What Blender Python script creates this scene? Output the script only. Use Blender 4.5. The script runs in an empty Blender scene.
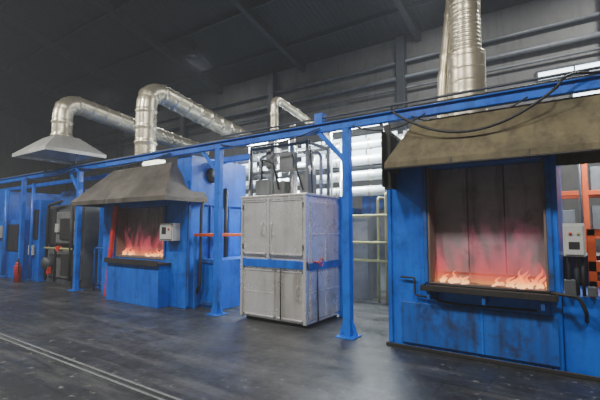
import bpy, bmesh, math, random
from mathutils import Vector, Matrix, noise
random.seed(7)
scn=bpy.context.scene
# ---------------------------------------------------------------- materials
def mat_new(name):
    m=bpy.data.materials.new(name); m.use_nodes=True
    nt=m.node_tree; b=nt.nodes['Principled BSDF']
    return m,nt,b
def N(nt,t,**k):
    n=nt.nodes.new(t)
    for a,v in k.items(): setattr(n,a,v)
    return n
def ramp(nt,src,stops):
    r=N(nt,'ShaderNodeValToRGB')
    e=r.color_ramp.elements
    while len(e)<len(stops): e.new(0.5)
    for i,(p,c) in enumerate(stops):
        e[i].position=p; e[i].color=(c[0],c[1],c[2],1) if not isinstance(c,(int,float)) else (c,c,c,1)
    nt.links.new(src,r.inputs[0]); return r.outputs[0]
def coords(nt,scale=(1,1,1)):
    g=N(nt,'ShaderNodeNewGeometry')
    mp=N(nt,'ShaderNodeMapping'); mp.inputs['Scale'].default_value=scale
    nt.links.new(g.outputs['Position'],mp.inputs[0]); return mp.outputs[0]
def noi(nt,vec,scale,detail=6,rough=.6):
    n=N(nt,'ShaderNodeTexNoise'); n.inputs['Scale'].default_value=scale
    n.inputs['Detail'].default_value=detail; n.inputs['Roughness'].default_value=rough
    nt.links.new(vec,n.inputs['Vector']); return n.outputs['Fac']
def mix(nt,fac,a,b,mode='MIX'):
    m=N(nt,'ShaderNodeMix',data_type='RGBA',blend_type=mode)
    for s,v in ((m.inputs[0],fac),(m.inputs[6],a),(m.inputs[7],b)):
        if hasattr(v,'node'): nt.links.new(v,s)
        elif isinstance(v,(int,float)): s.default_value=v
        else: s.default_value=(*v,1)
    return m.outputs[2]
def worn(name,col,col2,dirt,metal=0,rough=.5,amt=.5,streak=True,bump=.15,scale=1.5,lo=.45,hi=.7):
    m,nt,b=mat_new(name)
    c=coords(nt); cs=coords(nt,(3,3,.35))
    base=mix(nt,ramp(nt,noi(nt,c,scale),[(.35,0),(.65,1)]),col,col2)
    d1=ramp(nt,noi(nt,c,scale*2.3,8,.7),[(lo+.08,0),(hi+.05,1)])
    out=mix(nt,mix(nt,amt,(0,0,0),d1),base,dirt)
    if streak:
        d2=ramp(nt,noi(nt,cs,2.2,7,.65),[(lo+.07,0),(hi+.02,1)])
        out=mix(nt,mix(nt,amt*.8,(0,0,0),d2),out,dirt)
    nt.links.new(out,b.inputs['Base Color'])
    b.inputs['Metallic'].default_value=metal
    rr=N(nt,'ShaderNodeMapRange'); rr.inputs[3].default_value=max(0,rough-.12); rr.inputs[4].default_value=min(1,rough+.2)
    nt.links.new(noi(nt,c,4),rr.inputs[0]); nt.links.new(rr.outputs[0],b.inputs['Roughness'])
    bp=N(nt,'ShaderNodeBump'); bp.inputs['Strength'].default_value=bump; bp.inputs['Distance'].default_value=.02
    nt.links.new(noi(nt,c,9,5),bp.inputs['Height']); nt.links.new(bp.outputs[0],b.inputs['Normal'])
    return m
BLUE=worn('blue_paint',(.003,.090,.55),(.006,.145,.68),(.015,.03,.07),rough=.32,amt=.65,lo=.43,hi=.70)
BLUED=worn('blue_paint_dirty',(.004,.075,.38),(.008,.11,.48),(.02,.022,.03),rough=.5,amt=.9,lo=.40,hi=.66)
STEEL=worn('stainless_steel',(.97,.97,.98),(.84,.84,.84),(.45,.38,.30),metal=.65,rough=.22,amt=.45,bump=.10,scale=.9)
STEELD=worn('stainless_steel_stained',(.85,.84,.82),(.66,.64,.60),(.20,.14,.09),metal=.62,rough=.26,amt=.65,bump=.12,scale=.9)
GALV=worn('galvanised_duct',(.80,.73,.56),(.62,.56,.41),(.33,.27,.17),metal=.7,rough=.28,amt=.35)
TAN=worn('hood_tan_sheet',(.185,.155,.085),(.125,.107,.062),(.045,.035,.025),metal=.3,rough=.42,amt=.75,bump=.3,lo=.4,hi=.68)
HOODG=worn('hood_grey_sheet',(.17,.155,.13),(.10,.09,.075),(.04,.033,.027),metal=.4,rough=.38,amt=.65)
SILVER=worn('hood_silver_sheet',(.66,.66,.62),(.5,.5,.47),(.3,.27,.22),metal=.5,rough=.4,amt=.3)
RUST=worn('scorched_plate',(.22,.17,.15),(.13,.10,.09),(.30,.13,.06),metal=.2,rough=.75,amt=.6)
GREYP=worn('hot_grey_plate',(.36,.31,.32),(.22,.19,.21),(.08,.045,.045),metal=.3,rough=.55,amt=.75)
BLACK=worn('black_iron',(.02,.02,.022),(.035,.033,.03),(.07,.045,.03),metal=.3,rough=.55,amt=.4)
DGREY=worn('dark_grey_machine',(.09,.10,.11),(.06,.065,.07),(.03,.025,.02),metal=.2,rough=.5,amt=.5)
LGREY=worn('control_box_grey',(.50,.51,.49),(.42,.43,.41),(.2,.17,.13),rough=.45,amt=.45)
MGREY=worn('machine_panel_grey',(.20,.21,.215),(.14,.15,.155),(.06,.05,.04),metal=.2,rough=.45,amt=.6)
RED=worn('red_paint',(.62,.03,.015),(.5,.03,.015),(.15,.03,.02),rough=.45,amt=.35)
ORANGE=worn('orange_paint',(.70,.10,.015),(.6,.08,.015),(.2,.05,.03),rough=.45,amt=.5)
YELL=worn('yellow_pipe_paint',(.42,.40,.14),(.32,.31,.13),(.15,.13,.08),rough=.45,amt=.6)
WHITE=worn('white_lagging',(.72,.76,.78),(.56,.60,.62),(.28,.27,.24),metal=.3,rough=.3,amt=.4)
RUBBER=worn('black_rubber',(.012,.012,.013),(.02,.02,.02),(.04,.04,.04),rough=.5,amt=.3)
def emis(name,col,s):
    m,nt,b=mat_new(name); b.inputs['Base Color'].default_value=(*col,1)
    b.inputs['Emission Color'].default_value=(*col,1); b.inputs['Emission Strength'].default_value=s
    return m
TUBE=emis('fluorescent_tube',(.9,.97,1),16)
WINLIT=emis('daylight_glass',(.78,.92,1),5)
def floor_mat():
    m,nt,b=mat_new('worn_concrete_floor')
    c=coords(nt)
    n1=noi(nt,c,.45,9,.7); n2=noi(nt,c,2.6,10,.75); n3=noi(nt,coords(nt,(.35,2.2,1)),1.3,8,.65)
    col=ramp(nt,n1,[(.32,(.018,.020,.024)),(.5,(.040,.043,.045)),(.66,(.078,.080,.078))])
    col=mix(nt,ramp(nt,n2,[(.42,0),(.62,.9)]),col,(.013,.013,.014))
    col=mix(nt,ramp(nt,n3,[(.50,0),(.66,.5)]),col,(.13,.13,.122))
    br=N(nt,'ShaderNodeTexBrick'); br.offset=.5
    br.inputs['Scale'].default_value=1; br.inputs['Mortar Size'].default_value=.01
    br.inputs['Brick Width'].default_value=.8; br.inputs['Row Height'].default_value=.4
    br.inputs['Color1'].default_value=(.8,.8,.8,1); br.inputs['Color2'].default_value=(1,1,1,1); br.inputs['Mortar'].default_value=(.45,.45,.45,1)
    nt.links.new(c,br.inputs['Vector'])
    col=mix(nt,.65,col,br.outputs['Color'],'MULTIPLY')
    sp=ramp(nt,noi(nt,c,9,5,.65),[(.61,0),(.68,.6)])
    col=mix(nt,sp,col,(.24,.235,.215))
    nt.links.new(col,b.inputs['Base Color'])
    nt.links.new(ramp(nt,n2,[(.35,.27),(.65,.55)]),b.inputs['Roughness'])
    bp=N(nt,'ShaderNodeBump'); bp.inputs['Strength'].default_value=.35; bp.inputs['Distance'].default_value=.02
    nt.links.new(n2,bp.inputs['Height']); nt.links.new(bp.outputs[0],b.inputs['Normal'])
    return m
FLOOR=floor_mat()
WALL=worn('plaster_wall',(.21,.205,.185),(.15,.148,.135),(.09,.08,.068),rough=.8,amt=.6,scale=.35)
def ceil_mat():
    m,nt,b=mat_new('dark_roof_sheet')
    c=coords(nt)
    w=N(nt,'ShaderNodeTexWave',wave_type='BANDS',bands_direction='X'); w.inputs['Scale'].default_value=1.6
    nt.links.new(c,w.inputs['Vector'])
    col=mix(nt,noi(nt,c,.7),(.035,.035,.034),(.065,.065,.062))
    nt.links.new(col,b.inputs['Base Color']); b.inputs['Roughness'].default_value=.7
    bp=N(nt,'ShaderNodeBump'); bp.inputs['Strength'].default_value=.4; bp.inputs['Distance'].default_value=.05
    nt.links.new(w.outputs['Fac'],bp.inputs['Height']); nt.links.new(bp.outputs[0],b.inputs['Normal'])
    return m
CEIL=ceil_mat()
BEAMM=worn('dark_roof_steel',(.08,.082,.08),(.06,.061,.06),(.03,.03,.03),rough=.6,amt=.4)

# ---------------------------------------------------------------- geometry helpers
def finish(name,bm,mat,parent=None,smooth=False):
    me=bpy.data.meshes.new(name); bm.normal_update(); bm.to_mesh(me); bm.free()
    o=bpy.data.objects.new(name,me); scn.collection.objects.link(o)
    me.materials.append(mat)
    if smooth:
        for p in me.polygons: p.use_smooth=True
    if parent: o.parent=parent
    return o
EMP=[]
def empty(name,loc=(0,0,0)):
    e=bpy.data.objects.new(name,None); scn.collection.objects.link(e); e.empty_display_size=.2
    EMP.append(e)
    return e
def box(name,x0,x1,y0,y1,z0,z1,mat,parent=None,bev=.008):
    bm=bmesh.new(); bmesh.ops.create_cube(bm,size=1)
    for v in bm.verts:
        v.co=Vector((x0+(v.co.x+.5)*(x1-x0),y0+(v.co.y+.5)*(y1-y0),z0+(v.co.z+.5)*(z1-z0)))
    b=min(bev,.3*min(x1-x0,y1-y0,z1-z0))
    if b>0: bmesh.ops.bevel(bm,geom=bm.edges[:],offset=b,segments=2,affect='EDGES',profile=.5)
    return finish(name,bm,mat,parent)
def boxes(name,lst,mat,parent=None,bev=.006):
    bm=bmesh.new()
    for (x0,x1,y0,y1,z0,z1) in lst:
        t=bmesh.new(); bmesh.ops.create_cube(t,size=1)
        for v in t.verts:
            v.co=Vector((x0+(v.co.x+.5)*(x1-x0),y0+(v.co.y+.5)*(y1-y0),z0+(v.co.z+.5)*(z1-z0)))
        b=min(bev,.3*min(x1-x0,y1-y0,z1-z0))
        bmesh.ops.bevel(t,geom=t.edges[:],offset=b,segments=1,affect='EDGES')
        me=bpy.data.meshes.new('t'); t.to_mesh(me); t.free(); bm.from_mesh(me); bpy.data.meshes.remove(me)
    return finish(name,bm,mat,parent)
def bar(name,p,q,w,d,mat,parent=None):
    p=Vector(p);q=Vector(q);L=(q-p).length
    bm=bmesh.new(); bmesh.ops.create_cube(bm,size=1)
    bmesh.ops.scale(bm,vec=(w,d,L),verts=bm.verts)
    bmesh.ops.bevel(bm,geom=bm.edges[:],offset=min(w,d)*.1,segments=1,affect='EDGES')
    rot=(q-p).to_track_quat('Z','Y').to_matrix().to_4x4()
    bmesh.ops.transform(bm,matrix=Matrix.Translation((p+q)/2)@rot,verts=bm.verts)
    return finish(name,bm,mat,parent)
def fillet(pts,r,n=6):
    pts=[Vector(p) for p in pts]; out=[pts[0]]
    for i in range(1,len(pts)-1):
        a,b,c=pts[i-1],pts[i],pts[i+1]
        rr=min(r,(a-b).length*.48,(c-b).length*.48)
        s=b+(a-b).normalized()*rr; e=b+(c-b).normalized()*rr
        for k in range(n+1):
            t=k/n; out.append((1-t)**2*s+2*t*(1-t)*b+t*t*e)
    out.append(pts[-1]); return out
def resample(pts,step):
    out=[pts[0]]
    for a,b in zip(pts,pts[1:]):
        n=max(1,int((b-a).length/step))
        for k in range(1,n+1): out.append(a.lerp(b,k/n))
    return out
def sweep_bm(bm,pts,rf,seg=20):
    rings=[];up=None;s=0
    for i,p in enumerate(pts):
        t=(pts[min(i+1,len(pts)-1)]-pts[max(i-1,0)]).normalized()
        if up is None:
            up=t.orthogonal().normalized()
        else:
            up=(up-t*up.dot(t)).normalized()
        sd=t.cross(up)
        if i>0: s+=(p-pts[i-1]).length
        r=rf(s,i) if callable(rf) else rf
        rings.append([bm.verts.new(p+(up*math.cos(2*math.pi*k/seg)+sd*math.sin(2*math.pi*k/seg))*r) for k in range(seg)])
    for a,b in zip(rings,rings[1:]):
        for k in range(seg): bm.faces.new((a[k],a[(k+1)%seg],b[(k+1)%seg],b[k]))
    bm.faces.new(rings[0][::-1]); bm.faces.new(rings[-1])
def tube(name,pts,r,mat,parent=None,fr=None,seg=16,step=None,rf=None):
    pp=fillet(pts,fr if fr is not None else r*3) if len(pts)>2 else [Vector(p) for p in pts]
    if step: pp=resample(pp,step)
    bm=bmesh.new(); sweep_bm(bm,pp,rf or r,seg); bmesh.ops.recalc_face_normals(bm,faces=bm.faces[:])
    return finish(name,bm,mat,parent,True)
def tubes(name,lst,mat,parent=None,seg=12):
    bm=bmesh.new()
    for pts,r in lst: sweep_bm(bm,fillet(pts,r*3) if len(pts)>2 else [Vector(p) for p in pts],r,seg)
    bmesh.ops.recalc_face_normals(bm,faces=bm.faces[:])
    return finish(name,bm,mat,parent,True)
def corr(r,period,amp):
    return lambda s,i: r+amp*(1 if (s/period)%1<.5 else 0)
def banded(r,period=.45,w=.05,amp=.02):
    return lambda s,i: r+(amp if (s%period)<w else 0)
def loft(name,b,t,mat,parent=None,thick=.0,solid=False):
    bm=bmesh.new()
    def ring(q): return [bm.verts.new(v) for v in ((q[0],q[2],q[4]),(q[1],q[2],q[4]),(q[1],q[3],q[4]),(q[0],q[3],q[4]))]
    r=[ring(q) for q in ((b[0],b[1],b[2],b[3],b[4]),(b[0],b[1],b[2],b[3],b[4]+.09),t)]
    for A,B in zip(r,r[1:]):
        for k in range(4): bm.faces.new((A[k],A[(k+1)%4],B[(k+1)%4],B[k]))
    bm.faces.new(r[-1])
    if solid: bm.faces.new(r[0][::-1])
    o=finish(name,bm,mat,parent)
    m=o.modifiers.new('sheet','SOLIDIFY'); m.thickness=.015; m.offset=0
    return o
def disc_y(name,c,r,d,mat,parent=None,seg=24):
    return tube(name,[(c[0],c[1],c[2]),(c[0],c[1]+d,c[2])],r,mat,parent,seg=seg)
def disc_x(name,c,r,d,mat,parent=None,seg=24):
    return tube(name,[(c[0],c[1],c[2]),(c[0]+d,c[1],c[2])],r,mat,parent,seg=seg)
def border(x0,x1,z0,z1,ya,yb,w=.025):
    return [(x0,x1,ya,yb,z0,z0+w),(x0,x1,ya,yb,z1-w,z1),(x0,x0+w,ya,yb,z0,z1),(x1-w,x1,ya,yb,z0,z1)]

# ---------------------------------------------------------------- room
XL,XR,YF,YB=-32,8,-7,14
def plane(name,vs,mat):
    bm=bmesh.new(); bm.faces.new([bm.verts.new(v) for v in vs]); return finish(name,bm,mat)
box('floor',XL,XR,YF,YB,-.1,0,FLOOR,bev=0)
rz=lambda y: 8.7+.25*(YB-y)
box('wall_back',XL,XR,YB,YB+.2,0,8.75,WALL,bev=0)
box('wall_left',XL-.2,XL,YF,YB+.2,0,14,WALL,bev=0)
box('wall_right',XR,XR+.2,YF,YB+.2,0,14,WALL,bev=0)
box('wall_front',XL,XR,YF-.2,YF,0,14,WALL,bev=0)
plane('ceiling',[(XL,YF,rz(YF)),(XL,YB+.2,rz(YB+.2)),(XR,YB+.2,rz(YB+.2)),(XR,YF,rz(YF))],CEIL)
def slope_bar(x,w,h,bm):
    vs=[]
    for y in (YF,YB-.02):
        for xx in (x-w/2,x+w/2):
            for dz in (-.02,-h): vs.append(bm.verts.new((xx,y,rz(y)+dz)))
    a=vs
    for f in ((0,1,3,2),(4,6,7,5),(0,2,6,4),(1,5,7,3),(0,4,5,1),(2,3,7,6)): bm.faces.new([a[i] for i in f])
bm=bmesh.new()
for x in range(-30,8,5): slope_bar(x+.6,.2,.35,bm)
finish('roof_rafters',bm,BEAMM)
bm=bmesh.new()
for k in range(9):
    y=-5+k*2.2
    me=bpy.data.meshes.new('t'); t=bmesh.new(); bmesh.ops.create_cube(t,size=1)
    bmesh.ops.scale(t,vec=(XR-XL-.1,.07,.12),verts=t.verts); bmesh.ops.translate(t,vec=((XL+XR)/2,y,rz(y)-.09),verts=t.verts)
    t.to_mesh(me); t.free(); bm.from_mesh(me)
finish('roof_purlins',bm,BEAMM)
for i,(x0,x1,z0,z1) in enumerate([(-.75,2.9,6.12,6.36),(.1,2.9,5.3,5.55),(-9.5,-4.5,4.1,5.2),(-14.5,-12,4.2,5.0)],1):
    w=empty('window_%d'%i)
    box('glass',x0,x1,YB-.04,YB-.02,z0,z1,WINLIT,w,0)
    fr=[(x0-.06,x1+.06,YB-.08,YB,z0-.06,z0),(x0-.06,x1+.06,YB-.08,YB,z1,z1+.06),(x0-.06,x0,YB-.08,YB,z0,z1),(x1,x1+.06,YB-.08,YB,z0,z1)]
    n=int((x1-x0)/.9)
    for k in range(1,n): fr.append((x0+k*(x1-x0)/n-.02,x0+k*(x1-x0)/n+.02,YB-.08,YB,z0,z1))
    boxes('frame',fr,DGREY,w)
e=empty('wall_pipework')
tubes('pipes',[([(-31,YB-.15,z),(7.5,YB-.15,z)],r) for z,r in ((7.7,.06),(7.1,.09),(6.7,.04),(5.85,.06),(3.9,.07))],MGREY,e)
boxes('wall_columns',[(x-.15,x+.15,YB-.35,YB-.02,0,8.6) for x in range(-29,8,6)],DGREY,e)

# ---------------------------------------------------------------- gantry
g=empty('steel_pipe_gantry')
YG=5.42
box('main_beam',-30,2.5,YG-.05,YG+.05,3.14,3.26,BLUE,g)
box('beam_flange',-30,2.5,YG-.09,YG+.09,3.26,3.275,BLUE,g)
def post(x,y=YG,zt=3.14,w=.12):
    box('post',x-w/2,x+w/2,y-w/2,y+w/2,0.015,zt,BLUE,g)
    box('foot_plate',x-.15,x+.15,y-.15,y+.15,0,.02,BLUE,g)
    for sx in (-1,1): bar('foot_gusset',(x+sx*.05,y,.25),(x+sx*.13,y,.02),.03,.05,BLUE,g)
for x in (-2.85,-5.62,-10.85,-14.3): post(x)
bar('brace',(-2.88,YG,2.65),(-3.35,YG,3.15),.07,.07,BLUE,g)
bar('brace_2',(-5.65,YG,2.7),(-6.1,YG,3.15),.06,.06,BLUE,g)
bar('brace_3',(-10.9,YG,2.6),(-11.4,YG,3.15),.06,.06,BLUE,g)
box('bracket',-3.4,-3.25,YG-.07,YG+.07,3.27,3.45,BLUE,g)
box('back_beam',-30,-5.7,6.4,6.5,3.1,3.22,BLUE,g)
tubes('conduits',[([(-20,YG+.04,3.31),(2.4,YG+.04,3.31)],.03),([(-5.5,YG-.03,3.37),(2.4,YG-.03,3.37)],.018)],DGREY,g)
def sag(p,q,drop,n=16):
    p=Vector(p);q=Vector(q)
    return [p.lerp(q,i/n)-Vector((0,0,drop*4*(i/n)*(1-i/n))) for i in range(n+1)]
bm=bmesh.new()
for a,b_,d,r in [((-1.9,4.95,3.12),(-.1,4.95,3.10),.36,.016),((-2.7,5.33,3.15),(-1.6,5.3,3.15),.14,.012),((-1.8,5.33,3.15),(-.4,5.28,3.14),.2,.010),
               ((-5.5,5.34,3.2),(-3.3,5.34,3.2),.14,.012),((-10.8,5.34,3.2),(-7,5.34,3.2),.12,.014),((-14,5.34,3.2),(-11,5.34,3.2),.18,.014)]:
    sweep_bm(bm,sag(a,b_,d),r,8)
sweep_bm(bm,resample(fillet([(-.1,4.95,3.1),(-.05,5.0,3.2),(.05,5.2,3.3),(.3,5.35,3.3)],.1),.1),.016,8)
sweep_bm(bm,resample(fillet([(-1.9,4.95,3.12),(-2.0,5.1,3.25),(-2.1,5.4,3.33)],.1),.1),.016,8)
c=finish('draped_cables',bm,RUBBER,g,True)

# ---------------------------------------------------------------- flames
def flame_mat(name,strength,seed,dens=.5):
    m=bpy.data.materials.new(name); m.use_nodes=True; nt=m.node_tree; nt.nodes.clear()
    out=N(nt,'ShaderNodeOutputMaterial'); em=N(nt,'ShaderNodeEmission'); tr=N(nt,'ShaderNodeBsdfTransparent'); mx=N(nt,'ShaderNodeMixShader')
    geo=N(nt,'ShaderNodeTexCoord'); sep=N(nt,'ShaderNodeSeparateXYZ'); nt.links.new(geo.outputs['Generated'],sep.inputs[0])
    h=sep.outputs[2]
    gp=N(nt,'ShaderNodeNewGeometry')
    mp=N(nt,'ShaderNodeMapping'); mp.inputs['Scale'].default_value=(1,1,.30); mp.inputs['Location'].default_value=(seed,seed*2,seed); mp.inputs['Rotation'].default_value=(0,.4,0)
    nt.links.new(gp.outputs['Position'],mp.inputs[0])
    n=N(nt,'ShaderNodeTexNoise'); n.inputs['Scale'].default_value=3.2; n.inputs['Detail'].default_value=3; n.inputs['Distortion'].default_value=.9
    nt.links.new(mp.outputs[0],n.inputs[0])
    m1=N(nt,'ShaderNodeMath',operation='MULTIPLY'); m1.inputs[1].default_value=.20; nt.links.new(h,m1.inputs[0])
    m2=N(nt,'ShaderNodeMath',operation='SUBTRACT'); nt.links.new(n.outputs['Fac'],m2.inputs[0]); nt.links.new(m1.outputs[0],m2.inputs[1])
    al=ramp(nt,m2.outputs[0],[(.38,0),(.56,1)])
    fo=ramp(nt,h,[(0,1),(.2,.75),(.5,.6),(1,0)])
    m3=N(nt,'ShaderNodeMath',operation='MULTIPLY'); nt.links.new(al,m3.inputs[0]); nt.links.new(fo,m3.inputs[1])
    m4=N(nt,'ShaderNodeMath',operation='MULTIPLY'); nt.links.new(m3.outputs[0],m4.inputs[0]); m4.inputs[1].default_value=dens
    nt.links.new(ramp(nt,h,[(0,(1,.40,.11)),(.07,(1,.16,.06)),(.2,(.9,.10,.12)),(.6,(.85,.14,.24)),(1,(.65,.18,.40))]),em.inputs[0])
    em.inputs[1].default_value=strength
    nt.links.new(m4.outputs[0],mx.inputs[0]); nt.links.new(tr.outputs[0],mx.inputs[1]); nt.links.new(em.outputs[0],mx.inputs[2])
    nt.links.new(mx.outputs[0],out.inputs[0]); return m
TONG=bpy.data.materials.new('flame_tongue'); TONG.use_nodes=True
nt=TONG.node_tree; nt.nodes.clear()
out=N(nt,'ShaderNodeOutputMaterial'); em=N(nt,'ShaderNodeEmission'); tr=N(nt,'ShaderNodeBsdfTransparent'); mx=N(nt,'ShaderNodeMixShader')
tc=N(nt,'ShaderNodeTexCoord'); sp=N(nt,'ShaderNodeSeparateXYZ'); nt.links.new(tc.outputs['Generated'],sp.inputs[0])
nt.links.new(ramp(nt,sp.outputs[2],[(0,(.7,.4,.7)),(.10,(1,.5,.16)),(.35,(1,.22,.05)),(1,(.9,.1,.08))]),em.inputs[0]); em.inputs[1].default_value=2.8
nt.links.new(ramp(nt,sp.outputs[2],[(0,.3),(.12,.65),(.5,.35),(1,0.0)]),mx.inputs[0])
nt.links.new(tr.outputs[0],mx.inputs[1]); nt.links.new(em.outputs[0],mx.inputs[2]); nt.links.new(mx.outputs[0],out.inputs[0])
def flames(x0,x1,y,z0,z1,seed,peaks,dens=.3):
    e=empty('furnace_flames')
    rnd=random.Random(seed)
    for L in range(3):
        bm=bmesh.new(); nx,nz=30,12; yy=y+L*.09; V=[]
        for i in range(nx+1):
            row=[]
            for j in range(nz+1):
                u=i/nx;w=j/nz
                row.append(bm.verts.new((x0+u*(x1-x0)+.06*math.sin(w*4+L)*w, yy+.04*math.sin(u*14+L*2+w*3)+.05*w, z0+w*(z1-z0))))
            V.append(row)
        for i in range(nx):
            for j in range(nz): bm.faces.new((V[i][j],V[i+1][j],V[i+1][j+1],V[i][j+1]))
        finish('flame_sheet_%d'%L,bm,flame_mat('flame_sheet_%d_%d'%(seed,L),1.55,seed*1.7+L*3.1,dens),e,True)
    bm=bmesh.new()
    for (px,hh,lean) in peaks:
        for k in range(6):
            bx=px+rnd.uniform(-.12,.12); H=hh*rnd.uniform(.3,1.1); r=rnd.uniform(.010,.026); by=y+rnd.uniform(-.08,.1)
            pts=[Vector((bx+lean*H*(i/9)**1.3+.02*math.sin(i*.9+k),by+.02*math.sin(i+k),z0+H*i/9)) for i in range(10)]
            sweep_bm(bm,pts,lambda s,i,r=r: max(.002,r*(math.sin(math.pi*min(1,(i/9)*.75+.22))**1.1)),8)
    bmesh.ops.recalc_face_normals(bm,faces=bm.faces[:])
    finish('flame_tongues',bm,TONG,e,True)
    return e

# ---------------------------------------------------------------- furnace (shared builder)
def furnace(x0,x1,y0,y1,ztop,ox0,ox1,oz0,oz1,bodymat):
    e=empty('industrial_furnace')
    fd=.5
    boxes('body_panels',[(x0,ox0,y0,y1,0,ztop),(ox1,x1,y0,y1,0,ztop),(ox0,ox1,y0,y1,0,oz0-.06),(ox0,ox1,y0,y1,oz1,ztop),(ox0,ox1,y0+fd+.2,y1,oz0-.06,oz1)],bodymat,e,.01)
    box('scorched_back_plate',ox0,ox1,y0+fd-.2,y0+fd+.19,oz0-.05,oz1,GREYP,e)
    boxes('door_curtain_strips',[(ox0+.02+i*(ox1-ox0-.04)/3,ox0+.02+(i+1)*(ox1-ox0-.04)/3-.01,y0+fd-.23,y0+fd-.21,oz0+.12,oz1) for i in range(3)],GREYP,e)
    boxes('opening_lining',[(ox0,ox0+.03,y0-.01,y0+fd-.2,oz0,oz1),(ox1-.03,ox1,y0-.01,y0+fd-.2,oz0,oz1),(ox0,ox1,y0-.01,y0+fd-.2,oz0-.055,oz0)],RUST,e)
    boxes('opening_frame',[(ox0-.05,ox0,y0-.03,y0,oz0,oz1),(ox1,ox1+.05,y0-.03,y0,oz0,oz1)],BLUED,e)
    return e

x0,x1=-2.2,-.16
F1=furnace(x0,x1,5.38,7.6,2.75,-1.63,-.27,.9,2.42,BLUE)
box('side_base',-.155,1.6,5.42,7.4,0,.86,BLUE,F1)
box('lower_front_plate',-2.0,-.2,5.35,5.379,.08,.62,BLUED,F1)
boxes('base_skirting',[(-2.22,1.6,5.33,5.35,0,.05)],BLACK,F1)
box('front_shelf',-1.66,-.2,5.16,5.37,.83,.86,BLACK,F1)
boxes('shelf_rim',[(-1.66,-.2,5.145,5.16,.815,.885),(-1.675,-1.66,5.145,5.37,.815,.885),(-.2,-.185,5.145,5.37,.815,.885)],BLACK,F1)
tubes('burner_pipe',[([(-1.6,5.22,.9),(-.25,5.22,.9)],.016),([(-.25,5.22,.90),(.0,5.22,.88),(.06,5.25,.72),(.06,5.40,.6)],.02),([(-1.5,5.3,.8),(-1.5,5.3,.68),(-1.2,5.3,.66),(-.4,5.3,.68)],.014)],BLACK,F1)
boxes('shelf_brackets',[(x,x+.04,5.18,5.37,.70,.83) for x in (-1.6,-.95,-.35)],BLUED,F1)
boxes('seam_ribs',[(-2.19,-2.13,5.355,5.379,.05,2.3),(-1.0,-.97,5.34,5.379,.08,.62)],BLUE,F1)
tubes('gas_manifold',[([(-2.0,5.33,.95),(-1.8,5.33,.95),(-1.8,5.33,.72),(-1.5,5.33,.7)],.013),([(-.08,5.40,.86),(-.08,5.40,1.6)],.02),([(.05,5.42,.87),(.05,5.42,1.35)],.018)],BLACK,F1)
boxes('burner_valve_block',[(-.13,-.02,5.3,5.42,.88,1.04),(.08,.16,5.3,5.42,.88,.98)],DGREY,F1)
box('rear_upper_housing',-.15,.9,6.6,7.4,.87,1.25,DGREY,F1)
flames(-1.58,-.32,5.47,.9,1.8,3,[(-1.42,.16,.5),(-1.3,.09,.7),(-.75,.12,.6),(-.5,.24,.25),(-.4,.22,.3)],.30)
# right hood
H1=empty('exhaust_hood')
loft('canopy',(-2.0,1.5,4.85,5.7,2.36),(-1.75,1.3,5.25,5.7,3.02),TAN,H1)
box('collar',-1.7,1.0,5.5,6.4,3.02,3.12,TAN,H1)
boxes('soot_flap',[(-2.07,-2.05,4.9,5.6,2.15,2.9),(-2.07,-1.98,5.0,5.02,2.12,3.0)],BLACK,H1)
tubes('rim_rod',[([(-2.0,4.83,2.37),(1.5,4.83,2.37)],.014)],BLACK,H1)
boxes('sheet_seams',[(x,x+.03,4.835,4.85,2.36,2.45) for x in (-1.2,-.4,.4,1.1)],HOODG,H1)
bar('hanger',(-1.9,5.42,2.75),(-2.3,5.42,3.14),.04,.04,DGREY,H1)
C=empty('control_box')
box('enclosure',-.12,.08,5.30,5.42,1.30,1.66,LGREY,C)
box('door',-.105,.065,5.285,5.30,1.32,1.64,LGREY,C)
disc_y('button_red',(-.05,5.27,1.55),.016,.015,RED,C); disc_y('button_yellow',(.02,5.27,1.55),.014,.015,YELL,C)
box('display',-.07,.03,5.28,5.286,1.38,1.46,BLACK,C)
tubes('stand',[([(-0.01,5.44,.87),(-.01,5.44,1.5)],.025)],DGREY,C)
O=empty('orange_transfer_frame')
boxes('frame',[(.1,1.5,5.6,5.72,1.12,1.24),(.1,1.5,5.6,5.72,.95,1.02),(.1,.18,5.6,5.72,.87,1.6),(.7,.8,5.6,5.72,.87,1.6),(.1,1.5,5.6,5.72,1.52,1.6)],ORANGE,O)
tubes('rollers',[([(.2+i*.12,5.66,1.0),(.2+i*.12,5.66,1.14)],.025) for i in range(8)],DGREY,O)

# left furnace
F2=furnace(-9.6,-6.5,5.4,7.1,2.6,-9.0,-7.2,1.0,2.1,BLUE)
box('upper_side_housing',-6.9,-6.45,5.45,7.1,2.1,3.12,BLUE,F2)
box('burner_table',-8.9,-7.0,5.12,5.39,0,.86,BLUE,F2)
box('table_top',-8.9,-6.95,5.07,5.39,.86,.9,BLACK,F2)
boxes('table_rim',[(-8.9,-6.95,5.05,5.07,.84,.96)],BLACK,F2)
bar('red_trim',(-9.2,5.3,.02),(-8.92,5.3,2.15),.07,.1,RED,F2)
disc_x('fan_cover',(-6.45,6.0,2.75),.16,.06,BLACK,F2)
tubes('side_pipes',[([(-6.42,5.6,.3),(-6.3,5.6,.5),(-6.3,5.6,2.0),(-6.42,5.8,2.3)],.03),([(-6.4,6.4,0.3),(-6.4,6.4,2.5)],.04)],BLACK,F2)
boxes('side_ribs',[(-6.499,-6.46,y,y+.05,.05,2.1) for y in (5.42,6.0,6.55,7.0)],BLUED,F2)
box('pit_box',-6.45,-5.85,5.75,7.0,0,.98,BLUE,F2)
boxes('pit_box_ribs',[(-6.45,-5.83,5.72,5.75,.9,.98),(-6.45,-5.83,5.72,5.75,.05,.13)],BLUED,F2)
flames(-8.95,-7.25,5.48,1.0,1.8,5,[(-8.8,.22,.35),(-8.55,.12,.4),(-7.8,.1,.4),(-7.5,.18,.3)],.34)
H2=empty('exhaust_hood')
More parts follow.
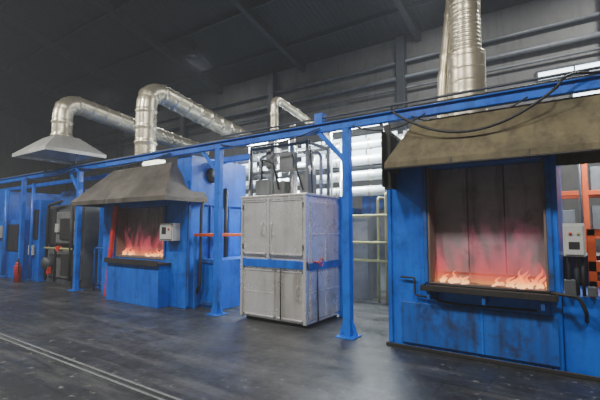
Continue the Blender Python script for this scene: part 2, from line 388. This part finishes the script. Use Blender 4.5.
loft('canopy',(-9.9,-6.35,4.75,5.8,2.15),(-9.1,-6.95,5.35,5.9,3.0),HOODG,H2)
box('collar',-9.0,-8.3,5.55,6.2,3.0,3.3,GALV,H2)
C2=empty('control_box')
box('enclosure',-7.1,-6.68,5.2,5.39,1.36,1.72,LGREY,C2)
box('door',-7.07,-6.71,5.18,5.2,1.39,1.69,LGREY,C2)
boxes('display',[(-7.0,-6.87,5.17,5.181,1.5,1.64)],BLACK,C2)
disc_y('knob',(-6.78,5.16,1.6),.022,.02,RED,C2)
O2=empty('orange_transfer_frame')
boxes('frame',[(-6.4,-5.75,5.5,5.6,1.45,1.51),(-6.4,-5.75,6.2,6.3,1.45,1.51),(-6.4,-6.3,5.6,6.2,1.45,1.51),(-5.85,-5.75,5.6,6.2,1.45,1.51)],ORANGE,O2)
boxes('legs',[(-6.4,-6.35,5.5,5.55,0,1.45),(-5.80,-5.75,5.5,5.55,0,1.45)],BLUED,O2)

# ---------------------------------------------------------------- stainless cabinet
K=empty('stainless_wash_cabinet')
cx0,cx1,cy0,cy1=-5.0,-3.6,5.45,6.55
box('carcass',cx0,cx1,cy0,cy1,.06,2.15,STEEL,K)
box('plinth',cx0+.05,cx1-.05,cy0+.05,cy1-.05,0,.06,BLACK,K)
box('door_left',cx0+.05,-4.42,cy0-.035,cy0,1.16,2.1,STEEL,K)
box('door_right',-4.34,cx1-.06,cy0-.04,cy0,1.16,2.1,STEEL,K)
boxes('door_borders',border(cx0+.05,-4.42,1.16,2.1,cy0-.05,cy0-.03)+border(-4.34,cx1-.06,1.16,2.1,cy0-.055,cy0-.03),STEEL,K,.003)
box('blue_band',cx0-.01,cx1+.01,cy0-.05,cy0,.94,1.08,BLUE,K)
box('lower_panel_left',cx0+.05,-4.25,cy0-.03,cy0,.1,.9,STEEL,K)
box('lower_panel_right',-4.22,cx1-.06,cy0-.03,cy0,.1,.9,STEELD,K)
boxes('lower_borders',border(cx0+.05,-4.25,.1,.9,cy0-.042,cy0-.028)+border(-4.22,cx1-.06,.1,.9,cy0-.042,cy0-.028)+[(cx0+.05,-4.25,cy0-.036,cy0-.028,.5,.515)],STEEL,K,.003)
boxes('door_posts',[(-4.41,-4.35,cy0-.06,cy0,1.09,2.17),(cx1-.05,cx1+.01,cy0-.06,cy0,.06,2.17),(cx0-.01,cx0+.04,cy0-.06,cy0,.06,2.17),(cx0,cx1,cy0-.05,cy0,2.11,2.15)],STEEL,K)
tubes('door_handles',[([(x,cy0-.045,z),(x,cy0-.09,z),(x,cy0-.09,z+.2),(x,cy0-.045,z+.2)],.010) for x,z in ((-4.5,1.5),(-4.28,1.5),(-3.75,.45))],STEELD,K)
boxes('hinges',[(x,x+.03,cy0-.07,cy0-.04,z,z+.09) for x in (cx0+.03,cx1-.06) for z in (1.25,1.95)],DGREY,K)
box('side_panel',cx1,cx1+.02,cy0+.08,cy1-.05,.12,2.05,STEELD,K)
boxes('side_seams',[(cx1+.02,cx1+.03,cy0+.08,cy1-.05,z,z+.02) for z in (.55,1.5)]+[(cx1+.02,cx1+.03,5.98,6.0,.12,2.05)],STEEL,K,.002)
box('side_blue_rail',cx1+.02,cx1+.05,cy0,cy1,.93,1.05,BLUED,K)
boxes('side_blue_frame',[(cx1+.0,cx1+.08,cy1-.06,cy1+.02,0,2.2)],BLUE,K)
box('roof_plate',cx0-.03,cx1+.03,cy0-.06,cy1+.03,2.15,2.19,STEELD,K)
tubes('valve_stem',[([(cx1+.02,5.6,1.06),(cx1+.16,5.6,1.06)],.012)],RED,K)
tubes('valve_drop_pipe',[([(cx1+.10,5.6,1.06),(cx1+.10,5.6,.6),(cx1+.10,5.62,.1)],.012),([(-4.1,cy0-.06,.1),(-4.1,cy0-.06,.95)],.01)],BLACK,K)
bm=bmesh.new(); sweep_bm(bm,[Vector((cx1+.17,5.6+.06*math.cos(a*math.pi/8),1.06+.06*math.sin(a*math.pi/8))) for a in range(17)],.010,8)
finish('valve_wheel',bm,RED,K,True)
fr=[]
for x in (-4.95,-4.45,-3.7):
    for y in (5.6,6.3): fr.append((x-.025,x+.025,y-.025,y+.025,2.19,3.12))
for z in (2.6,3.05):
    fr+=[(-4.98,-3.67,5.58,5.62,z,z+.05),(-4.98,-3.67,6.28,6.32,z,z+.05)]
fr+=[(-4.97,-4.93,5.6,6.3,2.6,2.65),(-3.72,-3.68,5.6,6.3,3.05,3.1)]
boxes('top_frame',fr,MGREY,K)
tubes('lift_cylinders',[([(-4.7,5.9,2.19),(-4.7,5.9,3.3)],.08),([(-4.15,5.8,2.19),(-4.15,5.8,3.5)],.05),([(-3.9,6.0,2.19),(-3.9,6.0,3.0)],.09),([(-4.3,6.1,2.19),(-4.3,6.1,3.2)],.04),([(-3.55,5.8,2.19),(-3.55,5.8,2.9),(-3.9,5.8,2.95)],.03),([(-4.85,5.75,2.5),(-4.85,5.75,2.95),(-4.2,5.75,2.98)],.03)],STEEL,K)
boxes('motor_boxes',[(-4.9,-4.55,5.65,5.85,2.22,2.5),(-4.3,-4.0,5.6,5.75,2.65,2.95),(-3.9,-3.7,5.66,5.9,2.2,2.55),(-4.62,-4.5,5.62,5.8,2.7,3.0),(-4.4,-4.2,5.62,5.8,2.2,2.45)],MGREY,K)
tubes('hose_loops',[([(-4.7,5.6,2.5),(-4.6,5.5,2.85),(-4.35,5.5,2.75),(-4.3,5.6,2.3)],.016),([(-4.0,5.58,2.9),(-3.85,5.5,2.6),(-3.75,5.55,2.25)],.015),([(-4.9,5.55,3.0),(-4.9,5.5,2.3)],.015),([(-3.65,5.6,3.1),(-3.55,5.5,2.6),(-3.6,5.6,2.2)],.012)],RUBBER,K)

# ---------------------------------------------------------------- ducts
D1=empty('exhaust_duct')
tube('duct',[(-8.7,5.9,3.3),(-8.7,5.9,5.15),(-8.7,10.5,4.35)],.25,GALV,D1,fr=.55,seg=24,step=.04,rf=banded(.25,.4,.05,.022))
D2=empty('exhaust_duct')
tube('duct',[(-11.7,5.3,4.14),(-11.7,5.3,5.2),(-11.7,10.5,4.55)],.28,GALV,D2,fr=.55,seg=24,step=.04,rf=banded(.26,.4,.05,.022))
D3=empty('exhaust_duct')
tube('main_duct',[(-1.2,5.95,3.12),(-1.2,5.95,4.1)],.26,GALV,D3,seg=28,step=.02,rf=corr(.25,.045,.01))
tube('flexible_duct',[(-1.2,5.95,4.1),(-1.2,5.97,5.2),(-1.2,6.4,9.9)],.21,GALV,D3,seg=28,step=.02,rf=corr(.20,.06,.015))
tube('side_duct',[(-1.56,6.0,3.12),(-1.56,6.0,3.7),(-1.42,6.2,5.3),(-1.42,6.6,9.9)],.08,GALV,D3,seg=16,step=.05,rf=banded(.07,.35,.04,.01))
D4=empty('exhaust_duct')
tube('duct',[(-5.2,6.6,3.0),(-5.2,6.6,4.4),(-5.2,7.6,4.25),(-5.2,9.0,3.95)],.085,GALV,D4,fr=.2,seg=16,step=.05,rf=banded(.085,.35,.04,.012))
H3=empty('exhaust_hood')
loft('canopy',(-13.0,-11.0,4.6,6.2,3.62),(-12.1,-11.35,5.0,5.6,4.12),SILVER,H3)
tubes('hanger_rods',[([(-12.9,5.42,3.29),(-12.9,5.42,3.62)],.02),([(-11.1,5.42,3.29),(-11.1,5.42,3.62)],.02)],DGREY,H3)

# ---------------------------------------------------------------- far left machinery
M=empty('tempering_furnace')
box('body',-13.3,-11.15,5.75,7.6,0,2.3,DGREY,M)
boxes('front_panels',[(-13.2,-12.3,5.7,5.75,.2,1.0),(-12.25,-11.2,5.7,5.75,.2,1.0),(-12.6,-11.3,5.66,5.75,1.15,2.1)],MGREY,M)
boxes('front_dark_panels',[(-13.2,-12.65,5.66,5.75,1.15,2.2),(-12.3,-11.6,5.62,5.66,1.3,1.9),(-11.9,-11.2,5.5,5.7,.3,.9)],BLACK,M)
boxes('gauge_box',[(-12.55,-12.35,5.6,5.66,1.5,1.75),(-11.5,-11.25,5.55,5.66,1.6,2.0)],LGREY,M)
tubes('front_pipes',[([(-13.0,5.6,.1),(-13.0,5.6,2.3),(-12.2,5.6,2.4)],.04),([(-12.4,5.58,.1),(-12.4,5.58,1.2),(-11.5,5.58,1.2)],.035),([(-11.35,5.5,.2),(-11.35,5.5,2.4)],.05)],BLACK,M)
tubes('gas_line',[([(-12.9,5.5,1.05),(-11.3,5.5,1.05)],.03)],YELL,M)
boxes('red_valves',[(-12.1,-11.95,5.44,5.56,.98,1.12),(-12.75,-12.65,5.5,5.6,.3,.5)],RED,M)
disc_y('motor',(-12.8,5.45,.6),.17,.25,DGREY,M)
box('top_unit',-12.9,-11.5,5.9,7,2.3,2.75,BLUED,M)
M2=empty('quench_tank_station')
boxes('body',[(-18.5,-14.6,5.5,7.6,0,1.9),(-18.5,-16.0,5.5,7.6,1.9,2.9),(-14.2,-13.5,5.6,7.2,0,2.5)],BLUE,M2)
boxes('dark_openings',[(-15.9,-14.7,5.46,5.5,.9,1.75),(-18.2,-16.3,5.46,5.5,1.0,2.2),(-14.1,-13.6,5.56,5.6,1.3,2.2)],BLACK,M2)
boxes('switch_boxes',[(-16.2,-15.95,5.4,5.5,1.3,1.7),(-14.0,-13.7,5.5,5.56,.8,1.1)],LGREY,M2)
tubes('pipes',[([(-15.5,5.4,.1),(-15.5,5.4,2.9)],.06),([(-13.8,5.5,.1),(-13.8,5.5,3.0)],.05)],BLUE,M2)
M3=empty('blue_access_panel')
box('panel',-10.7,-9.85,5.9,7.0,0,2.3,BLUE,M3)
boxes('panel_ribs',[(-10.7,-9.85,5.87,5.9,z,z+.05) for z in (.1,1.1,2.2)],BLUED,M3)
tubes('rails',[([(-10.5,5.7,0),(-10.5,5.7,1.1),(-9.95,5.7,1.1),(-9.95,5.7,0)],.025)],BLUED,M3)
FX=empty('fire_extinguisher')
fx,fy=-14.0,5.25
tube('cylinder',[(fx,fy,0),(fx,fy,.5),(fx,fy,.56),(fx,fy,.6)],.09,RED,FX,fr=.01,seg=20,rf=lambda s,i: .095 if s<.5 else (.06 if s<.58 else .03))
tubes('valve_and_hose',[([(fx,fy,.6),(fx,fy,.68)],.025),([(fx,fy,.66),(fx+.12,fy-.03,.66),(fx+.14,fy-.03,.25)],.014)],BLACK,FX)
box('handle',fx-.03,fx+.1,fy-.015,fy+.015,.68,.70,BLACK,FX)

# ---------------------------------------------------------------- background machinery behind the line
B=empty('insulated_pipe_bank')
tubes('lagged_pipes',[([(-11,9.2,z),(-2.6,9.2,z)],.13) for z in (2.55,2.95,3.35,3.75)],WHITE,B,seg=16)
tubes('pipe_bands',[([(x,9.2,z),(x+.05,9.2,z)],.145) for z in (2.55,2.95,3.35,3.75) for x in [-10.5+i*.9 for i in range(9)]],GALV,B,seg=16)
tubes('riser_pipes',[([(x,9.02,0),(x,9.02,3.9)],.05) for x in (-7.2,-6.9,-4.9,-3.2)],STEEL,B)
boxes('pipe_supports',[(x,x+.1,9.36,9.46,0,4.0) for x in (-10.8,-8,-5.6,-2.8)],DGREY,B)
YP=empty('yellow_gas_pipes')
tubes('pipes',[([(-3.6+i*.18,8.3,0.0),(-3.6+i*.18,8.3,2.3+.1*i),(-3.6+i*.18,8.9,2.3+.02*i)],.028) for i in range(5)]+[([(-4.8,8.25,z),(-2.6,8.25,z)],.028) for z in (.9,1.3,1.9)],YELL,YP)
boxes('valve_cabinet',[(-4.6,-3.9,8.4,8.9,0,1.9),(-3.3,-3.0,8.35,8.6,1.0,1.3)],MGREY,YP)
BM=empty('rear_furnace_row')
boxes('bodies',[(-10.5,-8.2,9.8,12,0,2.4),(-7.9,-5.2,9.8,12,0,2.2),(-4.9,-2.4,10.2,12,0,2.6),(-16,-11,9.8,12,0,2.6),(-24,-17,9.8,12,0,2.8)],BLUED,BM)
boxes('grey_units',[(-7.4,-6.4,9.5,9.8,0,2.0),(-4.4,-3.4,9.9,10.2,0,2.1),(-12,-11.2,9.4,9.8,0,2.0),(-14.5,-13.4,9.4,9.8,.0,2.3)],MGREY,BM)
R=empty('storage_rack')
fr=[]
for x in (-.9,.2,1.4,2.6):
    for y in (10.2,11.2): fr.append((x-.05,x+.05,y-.05,y+.05,0,3.3))
fo=[]
for z in (.5,1.4,2.3,3.1):
    for y in (10.2,11.2): fo.append((-.9,2.6,y-.04,y+.04,z,z+.1))
boxes('uprights',fr,ORANGE,R); boxes('beams',fo,ORANGE,R)
boxes('stored_crates',[(-.8,0,10.3,11.1,1.5,2.0),(.3,1.2,10.3,11.1,1.5,2.1),(.3,1.0,10.3,11.1,2.4,2.9),(-.8,0.1,10.3,11.1,.6,1.2),(.3,1.3,10.3,11.1,.6,1.2),(1.5,2.5,10.3,11.1,2.4,2.9)],MGREY,R)

# ---------------------------------------------------------------- floor items
FR=empty('floor_rail')
boxes('rail',[(-26,5,2.44,2.47,0,.012),(-26,5,2.53,2.56,0,.012)],MGREY,FR,.002)

# ---------------------------------------------------------------- lights
def area(name,loc,sx,sy,energy,col,rot=(0,0,0),parent=None):
    l=bpy.data.lights.new(name,'AREA'); l.shape='RECTANGLE'; l.size=sx; l.size_y=sy; l.energy=energy; l.color=col
    o=bpy.data.objects.new(name,l); o.location=loc; o.rotation_euler=rot; scn.collection.objects.link(o)
    if parent: o.parent=parent
    return o
def fill_lamp(x,y,z,en,col=(1,.97,.92)):  # added fill light; hanger and housing are made up around it
    e=empty('added_fill_lamp')
    tubes('hanger',[([(x,y,z+.3),(x,y,rz(y)-.02)],.02)],BLACK,e)
    tube('shade',[(x,y,z),(x,y,z+.15),(x,y,z+.3)],.3,DGREY,e,seg=24,rf=lambda s,i:(.35,.22,.1)[min(i,2)])
    area('fill_light',(x,y,z-.03),.8,.8,en,col,parent=e)
for x in (-20,-14,-8.5,-3.5,1.5): fill_lamp(x,.2,7.2,470)  # unseen row added overhead to light the front of the line
for x,en in ((-20,50),(-13,70),(-3.5,160),(1.8,520)): fill_lamp(x,11.0,8.8,en,(.95,.97,1))  # added to brighten the back wall, strongest at the right
def fl(x0,x1,y,z,en,foot=0):
    e=empty('fluorescent_lamp')
    box('housing',x0,x1,y-.09,y+.09,z,z+.06,WHITE,e)
    tubes('tubes',[([(x0+.05,y+d,z-.03),(x1-.05,y+d,z-.03)],.02) for d in (-.05,.05)],TUBE,e)
    tubes('stand_poles',[([(x,y,0),(x,y,z)],.025) for x in (x0+.1,x1-.1)],DGREY,e)
    area('tube_light',((x0+x1)/2,y,z-.07),x1-x0,.15,en,(.85,.95,1),parent=e)
fl(-5.0,-3.4,8.5,4.05,340)
fl(-7.6,-6.0,8.4,4.0,260)
fl(-11.4,-9.8,8.2,3.6,80)
fl(.0,1.4,9.3,3.7,110)
w=bpy.data.worlds.new('World'); scn.world=w; w.use_nodes=True
wn=w.node_tree
wn.nodes['Background'].inputs[0].default_value=(.5,.6,.7,1); wn.nodes['Background'].inputs[1].default_value=.3
# thin furnace smoke filling the hall
vs=wn.nodes.new('ShaderNodeVolumeScatter'); vs.inputs['Density'].default_value=.004; vs.inputs['Color'].default_value=(.88,.94,1,1)
wn.links.new(vs.outputs[0],[n for n in wn.nodes if n.type=='OUTPUT_WORLD'][0].inputs['Volume'])

# ---- put every group's origin at the foot of its own parts
for e in EMP:
    ch=[o for o in scn.objects if o.parent is e]
    ps=[]
    for o in ch:
        if o.type=='MESH': ps+=[v.co for v in o.data.vertices]
    if not ps: continue
    c=Vector(((min(p.x for p in ps)+max(p.x for p in ps))/2,(min(p.y for p in ps)+max(p.y for p in ps))/2,min(p.z for p in ps)))
    e.location=c
    for o in ch:
        if o.type=='MESH': o.data.transform(Matrix.Translation(-c))
        else: o.location=o.location-c

# ---------------------------------------------------------------- camera
psi=math.radians(34.5); th=math.atan(29/400)
Fv=Vector((-math.sin(psi)*math.cos(th),math.cos(psi)*math.cos(th),math.sin(th)))
Rv=Vector((math.cos(psi),math.sin(psi),0)); Uv=Rv.cross(Fv)
cam=bpy.data.cameras.new('camera'); co=bpy.data.objects.new('camera',cam); scn.collection.objects.link(co)
M4=Matrix((( Rv.x,Uv.x,-Fv.x,0),(Rv.y,Uv.y,-Fv.y,0),(Rv.z,Uv.z,-Fv.z,1.6),(0,0,0,1)))
co.matrix_world=M4; cam.lens=24; cam.sensor_width=36; cam.clip_end=200
scn.camera=co
